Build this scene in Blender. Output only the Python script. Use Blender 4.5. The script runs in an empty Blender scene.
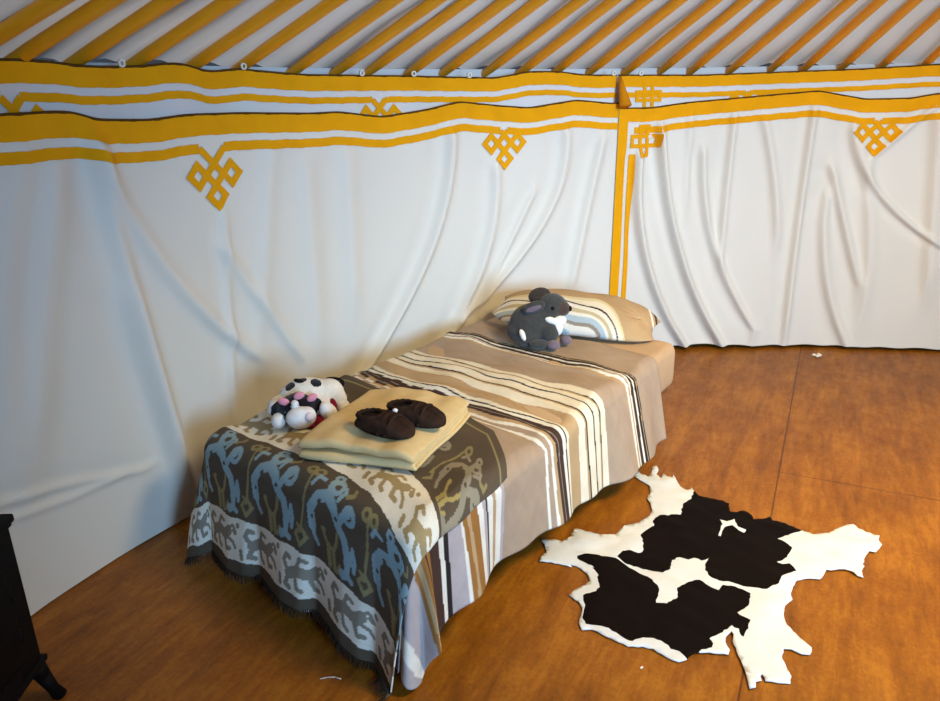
import bpy, bmesh, math, random
import numpy as np
from mathutils import Vector, Matrix, noise
from mathutils.geometry import delaunay_2d_cdt

random.seed(7)
rng = np.random.default_rng(7)
C = bpy.context.scene.collection
PI = math.pi

# ------------------------------------------------------------------ camera
CAMH, F_PX, PITCH, ROLL = 1.5, 742.5, 0.329, -0.0203
fw = np.array([0, math.cos(PITCH), -math.sin(PITCH)])
u0 = np.array([0, math.sin(PITCH), math.cos(PITCH)])
r0 = np.array([1.0, 0, 0])
cr, sr = math.cos(ROLL), math.sin(ROLL)
RT, UP = cr * r0 + sr * u0, -sr * r0 + cr * u0
cam_d = bpy.data.cameras.new('camera')
cam = bpy.data.objects.new('camera', cam_d)
C.objects.link(cam)
cam_d.sensor_width = 36.0
cam_d.lens = 36.0 * F_PX / 940.0
cam_d.clip_start = 0.02
cam.matrix_world = Matrix(((RT[0], UP[0], -fw[0], 0), (RT[1], UP[1], -fw[1], 0), (RT[2], UP[2], -fw[2], CAMH), (0, 0, 0, 1)))
bpy.context.scene.camera = cam


def ray(px, py):
    return fw * F_PX + RT * (px - 470) + UP * (350.5 - py)


def on_z(px, py, z=0.0):
    r = ray(px, py)
    t = (z - CAMH) / r[2]
    return np.array([0, 0, CAMH]) + r * t


CEN = np.array([1.825, 1.026])       # centre of the round tent


def on_wall(px, py, rad=3.25):       # (azimuth in degrees, height)
    r = ray(px, py)
    d, o = r[:2], -CEN
    a, b, c = d @ d, 2 * o @ d, o @ o - rad * rad
    t = (-b + math.sqrt(b * b - 4 * a * c)) / (2 * a)
    q = d * t - CEN
    return math.degrees(math.atan2(q[1], q[0])), CAMH + r[2] * t


# ------------------------------------------------------------------ object helpers
def lin(c):
    return tuple(((v / 255) / 12.92 if v / 255 <= 0.04045 else ((v / 255 + 0.055) / 1.055) ** 2.4) for v in c)


def new_mesh_obj(name, verts, faces, mat=None, parent=None, smooth=True):
    me = bpy.data.meshes.new(name)
    me.from_pydata([tuple(map(float, v)) for v in verts], [], [tuple(map(int, f)) for f in faces])
    me.update()
    o = bpy.data.objects.new(name, me)
    C.objects.link(o)
    if mat:
        for m in (mat if isinstance(mat, (list, tuple)) else [mat]):
            me.materials.append(m)
    if parent:
        o.parent = parent
    if smooth:
        me.polygons.foreach_set('use_smooth', [True] * len(me.polygons))
    return o


def bm_obj(name, bm, mat=None, parent=None, smooth=True):
    me = bpy.data.meshes.new(name)
    bm.to_mesh(me)
    bm.free()
    o = bpy.data.objects.new(name, me)
    C.objects.link(o)
    if mat:
        for m in (mat if isinstance(mat, (list, tuple)) else [mat]):
            me.materials.append(m)
    if parent:
        o.parent = parent
    if smooth:
        me.polygons.foreach_set('use_smooth', [True] * len(me.polygons))
    return o


def tag(o, label=None, cat=None, group=None, kind=None):
    if label: o['label'] = label
    if cat: o['category'] = cat
    if group: o['group'] = group
    if kind: o['kind'] = kind
    return o


def empty(name, loc=(0, 0, 0), rz=0.0):
    o = bpy.data.objects.new(name, None)
    C.objects.link(o)
    o.location = loc
    o.rotation_euler = (0, 0, rz)
    o.empty_display_size = 0.05
    return o


def grid_faces(nu, nv):              # vertices laid out [i*nv + j]
    i, j = np.meshgrid(np.arange(nu - 1), np.arange(nv - 1), indexing='ij')
    a = (i * nv + j).ravel()
    return np.stack([a, a + nv, a + nv + 1, a + 1], 1)


def bm_box(bm, c, s, rz=0.0, bev=0.0):
    r = bmesh.ops.create_cube(bm, size=1.0, matrix=Matrix.Translation(c) @ Matrix.Rotation(rz, 4, 'Z') @ Matrix.Diagonal((*s, 1)))
    if bev:
        es = list({e for v in r['verts'] for e in v.link_edges})
        bmesh.ops.bevel(bm, geom=es, offset=bev, segments=2, affect='EDGES', profile=0.5)


def bm_tube(bm, p0, p1, r0_, r1_, n=12, caps=True):
    p0, p1 = Vector(p0), Vector(p1)
    d = p1 - p0
    m = Matrix.Translation((p0 + p1) / 2) @ d.to_track_quat('Z', 'Y').to_matrix().to_4x4()
    bmesh.ops.create_cone(bm, cap_ends=caps, segments=n, radius1=r0_, radius2=r1_, depth=d.length, matrix=m)


def bm_ell(bm, c, r, rot=(0, 0, 0), seg=20, rings=14):
    m = Matrix.Translation(c)
    for ax, ang in zip('XYZ', rot):
        m = m @ Matrix.Rotation(ang, 4, ax)
    bmesh.ops.create_uvsphere(bm, u_segments=seg, v_segments=rings, radius=1.0, matrix=m @ Matrix.Diagonal((*r, 1)))


# ------------------------------------------------------------------ material helpers
class NT:
    def __init__(self, name):
        self.m = bpy.data.materials.new(name)
        self.m.use_nodes = True
        self.t = self.m.node_tree
        self.b = self.t.nodes['Principled BSDF']

    def n(self, kind, **kw):
        nd = self.t.nodes.new(kind)
        for k, v in kw.items():
            if hasattr(nd, k) and k not in nd.inputs:
                setattr(nd, k, v)
            else:
                nd.inputs[k].default_value = v
        return nd

    def l(self, a, b):
        self.t.links.new(a, b)

    def val(self, x, sock):
        if hasattr(x, 'links'):
            self.l(x, sock)
        else:
            sock.default_value = x

    def math(self, op, a, b=0.0, c=None, clamp=False):
        nd = self.t.nodes.new('ShaderNodeMath')
        nd.operation = op
        nd.use_clamp = clamp
        self.val(a, nd.inputs[0])
        self.val(b, nd.inputs[1])
        if c is not None: self.val(c, nd.inputs[2])
        return nd.outputs[0]

    def mix(self, fac, a, b, blend='MIX'):
        nd = self.t.nodes.new('ShaderNodeMix')
        nd.data_type = 'RGBA'
        nd.blend_type = blend
        self.val(fac, nd.inputs[0])
        for x, s in ((a, nd.inputs[6]), (b, nd.inputs[7])):
            if hasattr(x, 'links'): self.l(x, s)
            else: s.default_value = (*x, 1)
        return nd.outputs[2]

    def noise(self, scale, detail=3.0, rough=0.5, vec=None, coord='Object', dist=0.0):
        nd = self.n('ShaderNodeTexNoise')
        nd.inputs['Scale'].default_value = scale
        nd.inputs['Detail'].default_value = detail
        nd.inputs['Roughness'].default_value = rough
        nd.inputs['Distortion'].default_value = dist
        if vec is None:
            vec = self.coord(coord)
        self.l(vec, nd.inputs['Vector'])
        return nd.outputs['Fac']

    def coord(self, which='Object'):
        if not hasattr(self, '_tc'):
            self._tc = self.n('ShaderNodeTexCoord')
        return self._tc.outputs[which]

    def mapping(self, vec, scale=(1, 1, 1), rot=(0, 0, 0), loc=(0, 0, 0)):
        nd = self.n('ShaderNodeMapping')
        self.l(vec, nd.inputs['Vector'])
        nd.inputs['Scale'].default_value = scale
        nd.inputs['Rotation'].default_value = rot
        nd.inputs['Location'].default_value = loc
        return nd.outputs[0]

    def bump(self, h, strength=0.3, dist=0.01):
        nd = self.n('ShaderNodeBump')
        nd.inputs['Strength'].default_value = strength
        nd.inputs['Distance'].default_value = dist
        self.l(h, nd.inputs['Height'])
        self.l(nd.outputs[0], self.b.inputs['Normal'])

    def ramp(self, fac, stops, interp='LINEAR'):
        nd = self.n('ShaderNodeValToRGB')
        cr_ = nd.color_ramp
        cr_.interpolation = interp
        cr_.elements[0].position = stops[0][0]
        cr_.elements[0].color = (*stops[0][1], 1)
        cr_.elements[1].position = stops[1][0]
        cr_.elements[1].color = (*stops[1][1], 1)
        for p, c in stops[2:]:
            e = cr_.elements.new(p)
            e.color = (*c, 1)
        self.l(fac, nd.inputs[0])
        return nd.outputs[0]

    def base(self, c):
        if hasattr(c, 'links'): self.l(c, self.b.inputs['Base Color'])
        else: self.b.inputs['Base Color'].default_value = (*c, 1)

    def rough(self, r, spec=0.3):
        self.b.inputs['Roughness'].default_value = r
        self.b.inputs['Specular IOR Level'].default_value = spec


def cloth_mat(name, rgb, var=0.12, scale=14, bump=0.25, fine=400, sheen=0.0, rough=0.9, dark=None):
    k = NT(name)
    c = lin(rgb)
    d = lin(dark) if dark else tuple(v * (1 - 2.2 * var) for v in c)
    k.base(k.mix(k.noise(scale, 4), d, tuple(min(1, v * (1 + var)) for v in c)))
    k.rough(rough, 0.15)
    k.b.inputs['Sheen Weight'].default_value = sheen
    k.bump(k.noise(fine, 2), bump, 0.002)
    return k.m


# ------------------------------------------------------------------ materials
def make_canvas(name, rgb, transl=0.0, blot=0.5):
    k = NT(name)
    c = lin(rgb)
    a = k.noise(1.6, 3, 0.5)
    k.base(k.mix(k.math('MULTIPLY', a, blot), c, tuple(x * y for x, y in zip(c, (0.86, 0.84, 0.80)))))
    k.rough(0.85, 0.2)
    k.bump(k.noise(260, 2), 0.12, 0.002)
    if transl:
        tr = k.n('ShaderNodeBsdfTranslucent')
        tr.inputs['Color'].default_value = (*c, 1)
        mx = k.n('ShaderNodeMixShader')
        mx.inputs[0].default_value = transl
        out = k.t.nodes['Material Output']
        k.l(k.b.outputs[0], mx.inputs[1])
        k.l(tr.outputs[0], mx.inputs[2])
        k.l(mx.outputs[0], out.inputs['Surface'])
    return k.m


M = {}
M['curtain'] = make_canvas('curtain_cotton', (222, 218, 208))
M['curtain_up'] = make_canvas('upper_curtain_cotton', (216, 214, 212))
M['canvas'] = make_canvas('outer_canvas', (205, 205, 205))
M['roof'] = make_canvas('roof_canvas', (222, 224, 228), 0.5)
M['gold'] = cloth_mat('golden_ribbon', (232, 160, 8), 0.08, 9, 0.2)
M['gold_dark'] = cloth_mat('ochre_ribbon', (205, 128, 10), 0.1, 9, 0.2)
M['gap_shade'] = cloth_mat('dark_gap_shade', (92, 62, 22), 0.2, 30)
M['loop'] = cloth_mat('white_loop', (232, 226, 210), 0.05)
M['base_dark'] = cloth_mat('skirting_and_shade', (38, 26, 20), 0.2, 8)


def pole_mat():
    k = NT('painted_pole_wood')
    v = k.mapping(k.coord('Object'), (6, 60, 60))
    f = k.noise(1.0, 4, 0.55, v)
    k.base(k.mix(f, lin((236, 140, 6)), lin((255, 184, 30))))
    k.rough(0.5, 0.35)
    k.bump(f, 0.1, 0.003)
    return k.m


M['pole'] = pole_mat()


def floor_mat():
    k = NT('varnished_plywood')
    ang = math.radians(64)
    p = k.mapping(k.coord('Object'), (1, 1, 1), (0, 0, -ang))       # local x along seam A
    sx = k.n('ShaderNodeSeparateXYZ')
    k.l(p, sx.inputs[0])
    # rotate by -ang: x' = x cos + y sin ; y' = -x sin + y cos
    A = np.array([1.05, 2.29])
    ax = A[0] * math.cos(ang) + A[1] * math.sin(ang)
    ay = -A[0] * math.sin(ang) + A[1] * math.cos(ang)
    B = np.array([1.52, 2.63])
    bx = B[0] * math.cos(ang) + B[1] * math.sin(ang)
    yv = k.math('SUBTRACT', sx.outputs[1], ay)
    row = k.math('FLOOR', k.math('DIVIDE', yv, 1.22))
    xo = k.math('SUBTRACT', sx.outputs[0], bx)
    xo = k.math('ADD', xo, k.math('MULTIPLY', k.math('MODULO', k.math('ABSOLUTE', row), 2.0), 0.0))
    dy = k.math('PINGPONG', yv, 1.22)
    dx = k.math('PINGPONG', xo, 2.44)
    # wobble
    wob = k.math('MULTIPLY', k.math('SUBTRACT', k.noise(5, 2), 0.5), 0.006)
    la = k.math('LESS_THAN', k.math('ADD', dy, wob), 0.0032)
    lb = k.math('LESS_THAN', k.math('ADD', dx, wob), 0.0026)
    right = k.math('LESS_THAN', yv, 0.0)
    lb2 = k.math('MULTIPLY', lb, k.math('ADD', k.math('MULTIPLY', right, 0.65), 0.35))
    line = k.math('MAXIMUM', la, lb2)
    # grain runs across the sheet
    g1 = k.noise(1.0, 5, 0.6, k.mapping(p, (2.2, 13, 1)), dist=0.6)
    g2 = k.noise(1.0, 4, 0.6, k.mapping(p, (18, 120, 1)))
    b1 = k.noise(3.2, 4, 0.6, p)
    b2 = k.noise(16, 3, 0.6, p)
    b3 = k.noise(70, 3, 0.7, p)
    g3 = k.noise(1.0, 3, .6, k.mapping(p, (9, 46, 1)), dist=.4)
    c = k.ramp(k.math('ADD', k.math('ADD', k.math('MULTIPLY', g1, 0.36), k.math('MULTIPLY', b1, 0.24)), k.math('ADD', k.math('MULTIPLY', b3, .20), k.math('MULTIPLY', g3, .20))),
               [(0.34, lin((94, 50, 6))), (0.5, lin((140, 83, 14))), (0.66, lin((178, 116, 30)))])
    c = k.mix(k.math('MULTIPLY', k.math('GREATER_THAN', g2, 0.62), 0.22), c, lin((92, 44, 10)))
    c = k.mix(k.math('MULTIPLY', k.math('SUBTRACT', b2, 0.45, clamp=True), 0.9), c, lin((108, 50, 18)))
    c = k.mix(k.math('MULTIPLY', line, 0.75), c, lin((62, 28, 8)))
    k.base(c)
    k.l(k.math('ADD', k.math('MULTIPLY', b2, 0.25), 0.36), k.b.inputs['Roughness'])
    k.b.inputs['Specular IOR Level'].default_value = 0.3
    k.bump(k.math('SUBTRACT', k.math('MULTIPLY', g2, 0.3), line), 0.15, 0.003)
    return k.m


M['floor'] = floor_mat()


def attr_cloth(name, attr='Col', bump=0.35, fine=330, rough=0.92, mul=0.14):
    k = NT(name)
    a = k.n('ShaderNodeAttribute', attribute_name=attr)
    n1 = k.noise(90, 3, 0.6)
    n2 = k.noise(7, 3)
    c = k.mix(k.math('MULTIPLY', n1, 0.55), a.outputs['Color'], (0.25, 0.22, 0.18), 'MULTIPLY')
    c = k.mix(mul, a.outputs['Color'], c)
    c = k.mix(k.math('MULTIPLY', n2, 0.18), c, (0.1, 0.08, 0.06))
    k.base(c)
    k.rough(rough, 0.15)
    k.bump(k.math('ADD', k.noise(fine, 2), k.math('MULTIPLY', n1, 0.7)), bump, 0.003)
    return k.m


# ------------------------------------------------------------------ the round wall, curtains
def interp_deg(tbl):
    t = sorted(tbl)
    xs = np.array([a for a, b in t]); ys = np.array([b for a, b in t])
    # smooth the polyline a little with a denser resample
    g = np.linspace(xs[0], xs[-1], 700)
    y = np.interp(g, xs, ys)
    kf = np.hanning(15); kf /= kf.sum()
    yp = np.pad(y, 7, mode='edge')
    y = np.convolve(yp, kf, 'valid')
    return lambda a: np.interp(a, g, y)


SEAM = 108.0
front_px_left = [(0, 116.5), (59.5, 113), (75, 114.5), (97, 121.4), (149, 121.4), (188, 116), (240.6, 114.2), (310, 114.6), (339, 113), (382, 118), (426, 111), (459, 102.7), (500, 106.8), (529, 108.8), (577, 101), (612, 104.4)]
front_px_right = [(624, 109), (651, 108.8), (688, 103.4), (735, 99.2), (818.5, 91.7), (866, 100), (911, 99), (940, 94)]
upper_px = [(0, 60.5), (44, 61.6), (86, 68), (138, 68), (177, 63.8), (213, 73.5), (241, 69.4), (260, 72), (310, 76), (413, 77), (496.5, 79), (529, 72.5), (563, 72.5), (587, 76), (618, 76), (627, 76), (702, 76), (791, 72.5), (860, 70), (940, 65)]
zt_left = interp_deg([on_wall(*p) for p in front_px_left] + [(168, 1.475), (176, 1.455), (186, 1.47), (200, 1.46)])
zt_right = interp_deg([on_wall(*p) for p in front_px_right] + [(108.6, 1.43), (70, 1.45), (62, 1.46), (50, 1.45), (40, 1.45)])
zt_up = interp_deg([on_wall(*p, 3.28) for p in upper_px] + [(168, 1.61), (180, 1.615), (200, 1.61), (66, 1.61), (40, 1.61)])
r_hem = interp_deg([(200, 3.31), (172, 3.335), (163.7, 3.335), (159.6, 3.297), (154.4, 3.262), (148, 3.25), (135, 3.24), (112, 3.25), (104, 3.31), (98, 3.335), (90.6, 3.29), (80, 3.285), (72, 3.285), (40, 3.28)])
WAVE = [(rng.uniform(10, 40), rng.uniform(0, 6.28), rng.uniform(-1.0, 1.0)) for _ in range(9)]

RIDGES = [  # (pixel polyline on the curtain, width m, height m)
    ([(93, 157), (120, 260), (150, 360), (171, 442)], .030, .020),
    ([(96, 157), (164, 271), (228, 335)], .035, .016),
    ([(57, 171), (45, 300), (43, 385)], .05, .016),
    ([(20, 170), (10, 320), (25, 450)], .05, .012),
    ([(128, 307), (171, 435), (185, 470)], .03, .014),
    ([(224.5, 228), (230, 330), (232, 400)], .018, .010),
    ([(228, 257), (285, 335)], .03, .012),
    ([(450, 143), (426, 254), (379, 346)], .025, .022),
    ([(494, 174), (488, 236), (452, 329)], .025, .018),
    ([(565, 139), (545, 214), (492, 285)], .025, .018),
    ([(600, 147), (588, 200), (576, 258)], .025, .018),
    ([(528, 200), (492, 276)], .02, .012),
    ([(306, 178), (315, 311)], .04, .012),
    ([(346, 165), (351, 276)], .04, .014),
    ([(270, 150), (262, 300)], .035, .010),
    ([(0, 510), (60, 490), (150, 470)], .012, .006),
    ([(25, 520), (80, 500), (120, 480)], .01, .005),
    ([(638, 163), (651, 274), (679, 334)], .020, .022),
    ([(660, 137), (677, 240), (711, 325)], .020, .026),
    ([(703, 158), (716, 248), (741, 308)], .020, .016),
    ([(733, 124), (728, 180), (724, 231)], .018, .014),
    ([(765, 128), (772, 170), (776, 215)], .022, .013),
    ([(812, 116), (797, 231), (788, 317)], .018, .015),
    ([(826, 200), (826, 274), (838, 325)], .025, .015),
    ([(833, 175), (843, 220), (853, 261)], .022, .016),
    ([(853, 133), (874, 188), (908, 223)], .020, .014),
    ([(862, 150), (868, 200), (866, 290)], .03, .012),
    ([(938, 124), (934, 200), (930, 265)], .04, .018),
    ([(905, 130), (930, 110)], .02, .010),
    ([(690, 120), (688, 180)], .02, .008),
]
RSEG = []
for pl, w, hgt in RIDGES:
    pts = [on_wall(*p) for p in pl]
    pts = np.array([(math.radians(a) * 3.25, z) for a, z in pts])
    RSEG.append((pts, w, hgt))


def ridge_disp(az, z):
    s = np.radians(az) * 3.25
    tot = np.zeros_like(s)
    for pts, w, hgt in RSEG:
        lo, hi = pts[:, 1].min(), pts[:, 1].max()
        if abs(pts[0, 1] - pts[-1, 1]) > 0.5 * abs(pts[0, 0] - pts[-1, 0]):
            o = np.argsort(pts[:, 1])
            q_ = np.polyfit(pts[o, 1], pts[o, 0], 2 if len(pts) > 2 else 1)
            sc = np.polyval(q_, np.clip(z, lo - .15, hi + .05))
            d = s - sc
            ext = np.clip((z - lo + .35) / .35, 0, 1) * np.clip((hi + .12 - z) / .12, 0, 1)
            ext = ext * ext * (3 - 2 * ext)
        else:
            o = np.argsort(pts[:, 0])
            zc = np.interp(s, pts[o, 0], pts[o, 1])
            d = z - zc
            ext = np.clip((s - pts[:, 0].min() + .08) / .08, 0, 1) * np.clip((pts[:, 0].max() + .08 - s) / .08, 0, 1)
        w = w * 1.45
        sharp = np.where(d < 0, np.exp(-(d / w) ** 2), np.exp(-(d / (.62 * w)) ** 2))
        tot = tot + 1.3 * hgt * ext * (sharp - 0.30 * np.exp(-((d - 1.9 * w) / (1.6 * w)) ** 2))
    return tot


def wave(az, z, ztop):
    depth = np.clip((ztop - z) / 1.4, 0, 1)
    a = np.radians(az)
    t = np.zeros_like(a)
    for f, ph, sk in WAVE:
        t = t + np.sin(f * (a + 0.06 * sk * (ztop - z)) + ph) / len(WAVE)
    return t * (0.008 + 0.018 * depth)


def curtain_pt(az, z, off, which):
    az = np.asarray(az, float); z = np.asarray(z, float)
    if which == 'up':
        r = 3.292 + 0.006 * np.sin(np.radians(az) * 55) + 0.010 * np.sin(np.radians(az) * 23 + 1) - 0.012 * np.clip((1.6 - z) / .2, 0, 1.5)
    else:
        zt = zt_left(az) if which == 'left' else zt_right(az)
        d = np.clip((zt - z) / zt, 0, 1)
        r = 3.25 + (r_hem(az) - 3.25) * d ** 1.3
        g = 1.9 if which == 'right' else 1.35
        r = r - g * ridge_disp(az, z) - g * wave(az, z, zt)
        if which == 'right':         # the lap over the seam comes forward a touch
            r = r - 0.012 * np.exp(-((az - 107.6) / 0.9) ** 2)
    r = r - off
    a = np.radians(az)
    return np.stack([CEN[0] + r * np.cos(a), CEN[1] + r * np.sin(a), z], -1)


def curtain_sheet(name, which, az0, az1, hem_fn, mat, step=0.008, rows=150):
    n = int(abs(az1 - az0) * PI / 180 * 3.25 / step) + 1
    az = np.linspace(az0, az1, n)
    ztf = {'left': zt_left, 'right': zt_right, 'up': zt_up}[which]
    t = np.linspace(0, 1, rows)
    AZ, T = np.meshgrid(az, t, indexing='ij')
    Z = ztf(AZ) * (1 - T) + hem_fn(AZ) * T
    P = curtain_pt(AZ, Z, 0.0, which).reshape(-1, 3)
    f = grid_faces(n, rows)
    return new_mesh_obj(name, P, f, mat)


def strip_on(name, which, az0, az1, d0, d1, mat, parent, off=0.004, step=0.012, rows=4):
    n = int(abs(az1 - az0) * PI / 180 * 3.25 / step) + 2
    az = np.linspace(az0, az1, n)
    ztf = {'left': zt_left, 'right': zt_right, 'up': zt_up}[which]
    AZ, T = np.meshgrid(az, np.linspace(0, 1, rows), indexing='ij')
    jit = 0.0010 * np.sin(AZ * 2.9) + 0.0007 * np.sin(AZ * 7.3)
    Z = ztf(AZ) - (d0 + (d1 - d0) * T) + jit
    P = curtain_pt(AZ, Z, off, which).reshape(-1, 3)
    return new_mesh_obj(name, P, grid_faces(n, rows), mat, parent)


def quads_on(name, which, az_c, z_c, quads, mat, parent, off=0.006, sub=6):
    """quads: list of 4 (x, y) corners in metres, x to the right, y up, from (az_c, z_c)."""
    V, Fc = [], []
    for q in quads:
        q = np.array(q, float)
        b0 = len(V)
        for i in range(sub + 1):
            for j in range(sub + 1):
                a, b = i / sub, j / sub
                p = (q[0] * (1 - a) + q[1] * a) * (1 - b) + (q[3] * (1 - a) + q[2] * a) * b
                V.append(p)
        for i in range(sub):
            for j in range(sub):
                k = b0 + i * (sub + 1) + j
                Fc.append((k, k + sub + 1, k + sub + 2, k + 1))
    V = np.array(V)
    az = az_c - np.degrees(V[:, 0] / 3.25)
    P = curtain_pt(az, z_c + V[:, 1], off, which)
    return new_mesh_obj(name, P, Fc, mat, parent)


def knot_quads(pitch=0.054, w=0.0255, diag=True, arms=None, flip=False):
    """four-square woven knot; squares left, right, below and at the centre."""
    h = w / 2
    lines = [-1.5, -.5, .5, 1.5]
    sq = [(0, 0), (-1, 1), (1, -1), (1, 1)] if diag else [(0, 0), (-1, 0), (1, 0), (0, 1), (0, -1)]
    br = sorted([x * pitch + s for x in lines for s in (-h, h)])
    cells = []
    for i in range(len(br) - 1):
        for j in range(len(br) - 1):
            a, b = (br[i] + br[i + 1]) / 2, (br[j] + br[j + 1]) / 2
            ok = False
            for (sa, sb) in sq:
                ua, ub = a - sa * pitch, b - sb * pitch
                o = .5 * pitch + h
                ii = .5 * pitch - h
                if max(abs(ua), abs(ub)) < o and max(abs(ua), abs(ub)) > ii:
                    ok = True
            if ok:
                cells.append([(br[i], br[j]), (br[i + 1], br[j]), (br[i + 1], br[j + 1]), (br[i], br[j + 1])])
    out = []
    rt = math.sqrt(.5)
    for c in cells:
        if diag:    # a = down-right, b = down-left
            out.append([((a - b) * rt, -(a + b) * rt) for a, b in c])
        else:
            out.append([(a, -b) for a, b in c])
    return out


# --- structure: outer canvas, roof, floor
def ring_wall(name, az0, az1, rad, z0, z1, mat, rows=8):
    n = int(abs(az1 - az0) / 1.5) + 1
    AZ, Z = np.meshgrid(np.radians(np.linspace(az0, az1, n)), np.linspace(z0, z1, rows), indexing='ij')
    P = np.stack([CEN[0] + rad * np.cos(AZ), CEN[1] + rad * np.sin(AZ), Z], -1).reshape(-1, 3)
    return new_mesh_obj(name, P, grid_faces(n, rows), mat)


tag(ring_wall('wall_back', 40, 200, 3.42, 0.0, 1.63, M['canvas']), kind='structure')
tag(ring_wall('baseboard_back', 40, 200, 3.405, 0.001, 0.09, M['base_dark'], 3), kind='structure')  # dark skirting; its tone also draws the shadow line under the hems

SLOPE = 0.333
ZPOLE = 1.585


def roof():
    nr, na = 40, 260
    rr = np.linspace(3.46, 0.60, nr)
    aa = np.linspace(36, 200, na)
    A, R = np.meshgrid(np.radians(aa), rr, indexing='ij')
    # cloth sags a little between the poles and wrinkles
    w = 0.012 * np.cos(np.degrees(A) / 3.52 * 2 * PI) + 0.006 * np.sin(R * 9 + A * 13)
    Z = ZPOLE + (3.37 - R) * SLOPE + 0.077 + w
    P = np.stack([CEN[0] + R * np.cos(A), CEN[1] + R * np.sin(A), Z], -1).reshape(-1, 3)
    o = new_mesh_obj('ceiling', P, grid_faces(na, nr), M['roof'])
    tag(o, kind='structure')


roof()
n = 96
fl = [(CEN[0] + 3.5 * math.cos(i * 2 * PI / n), CEN[1] + 3.5 * math.sin(i * 2 * PI / n), 0) for i in range(n)]
tag(new_mesh_obj('floor', fl, [tuple(range(n))], M['floor'], smooth=False), kind='structure')

# --- curtains
hem_left = lambda a: 0.004 + 0 * a
hem_right = lambda a: 0.022 + 0.010 * np.clip((104 - a) / 6, -1, 1) * np.clip((a - 90) / 6, 0, 1) + 0.003 * np.sin(a * 1.7)
hem_up = lambda a: 1.27 + 0 * a
cl = curtain_sheet('lining_curtain', 'left', SEAM + 0.05, 196, hem_left, M['curtain'])
tag(cl, 'long white cotton lining curtain with golden top stripes behind the bed', 'curtain')
crt = curtain_sheet('lining_curtain', 'right', 46, SEAM + 0.20, hem_right, M['curtain'])
tag(crt, 'white cotton lining curtain with golden vertical border, beyond the head of the bed', 'curtain')
cul = curtain_sheet('upper_curtain', 'up', SEAM + 0.15, 196, hem_up, M['curtain_up'], rows=14)
tag(cul, 'short white upper curtain tucked behind the long curtain along the bed', 'curtain')
cur = curtain_sheet('upper_curtain', 'up', 46, SEAM - 0.1, hem_up, M['curtain_up'], rows=14)
tag(cur, 'short white upper curtain above the curtain with the vertical border', 'curtain')

strip_on('top_band', 'left', SEAM + 0.05, 196, 0.0, .068, M['gold'], cl)
strip_on('top_band', 'right', 46, SEAM + 0.20, 0.0, .066, M['gold'], crt)
strip_on('top_band', 'up', SEAM + 0.15, 196, 0.0, .058, M['gold'], cul)
strip_on('top_band', 'up', 46, SEAM - 0.1, 0.0, .055, M['gold'], cur)


def gap_shade(which, az0, az1, parent):  # thin dark tube added to draw the shadow gap above the gold bands
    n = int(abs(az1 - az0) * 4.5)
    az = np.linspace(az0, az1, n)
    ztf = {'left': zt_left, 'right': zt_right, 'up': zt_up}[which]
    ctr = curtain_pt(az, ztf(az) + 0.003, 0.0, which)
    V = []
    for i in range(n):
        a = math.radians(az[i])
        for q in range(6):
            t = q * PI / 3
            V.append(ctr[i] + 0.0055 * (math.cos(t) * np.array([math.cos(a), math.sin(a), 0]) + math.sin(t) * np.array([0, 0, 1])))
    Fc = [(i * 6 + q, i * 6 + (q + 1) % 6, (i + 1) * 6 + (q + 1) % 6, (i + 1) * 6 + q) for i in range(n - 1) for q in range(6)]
    o = new_mesh_obj('edge_shade', V, Fc, M['gap_shade'], parent)
    o['label'] = 'dark line drawn as the shadow gap along the top edge'


gap_shade('left', SEAM + 0.05, 196, cl)
gap_shade('right', 46, SEAM + 0.2, crt)
gap_shade('up', SEAM + 0.15, 196, cul)
gap_shade('up', 46, SEAM - 0.1, cur)

# knots and the stripes that run into them
mA = on_wall(215, 174.5); mB = on_wall(503.5, 143); mC = on_wall(876.5, 132)
mK = on_wall(644.5, 141)
S0, S1 = .094, .128          # the thin stripe lies this far below the top edge


def motif(which, az_c, z_c, parent, stripe_drop, ztf):
    q = knot_quads()
    p, w = .054, .0255
    rt = math.sqrt(.5)
    # arms climbing from the knot's upper crossing to the thin stripe
    yA = (ztf(np.array([az_c]))[0] - stripe_drop) - z_c
    top = -0.5 * p
    h = w / 2

    def ab(a, b): return ((a - b) * rt, -(a + b) * rt)
    # stroke along a at b = -p/2 going up-left, stroke along b at a = -p/2 going up-right
    La = -.5 * p - h
    def extent(y):           # coordinate at which a stroke centre reaches height y
        return -(y / rt) - top
    e = extent(yA)
    q.append([ab(e, top - h), ab(La, top - h), ab(La, top + h), ab(e, top + h)])
    q.append([ab(top - h, e), ab(top + h, e), ab(top + h, La), ab(top - h, La)])
    o = quads_on('knot_emblem', which, az_c, z_c, q, M['gold'], parent)
    x_arm = (e - top) * rt   # negative
    return abs(math.degrees(x_arm / 3.25))


def stripe_runs(which, lo, hi, s0, s1, knots, parent, ztf):
    cuts = []
    for az_c, z_c in knots:
        g = motif(which, az_c, z_c, parent, (s0 + s1) / 2, ztf)
        cuts.append((az_c - g, az_c + g))
    cuts.sort()
    x = lo
    for a, b in cuts + [(hi, hi)]:
        strip_on('thin_stripe', which, x, a, s0, s1, M['gold'], parent, off=0.0038, rows=3)
        x = b


stripe_runs('left', SEAM + 0.05, 196, S0, S1, [mA, mB, (181, 1.27)], cl, zt_left)
stripe_runs('right', 46, SEAM - 1.55, S0, S1, [mC, (57, 1.27)], crt, zt_right)
U0, U1 = .082, .108
uA = on_wall(20, 125, 3.28); uB = on_wall(380, 117, 3.28)
uC = on_wall(748, 102, 3.28)
stripe_runs('up', SEAM + 0.15, 196, U0, U1, [uA, uB, (186, 1.44)], cul, zt_up)
stripe_runs('up', 46, SEAM - 0.95, U0, U1, [uC, (66, 1.44)], cur, zt_up)
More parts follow.
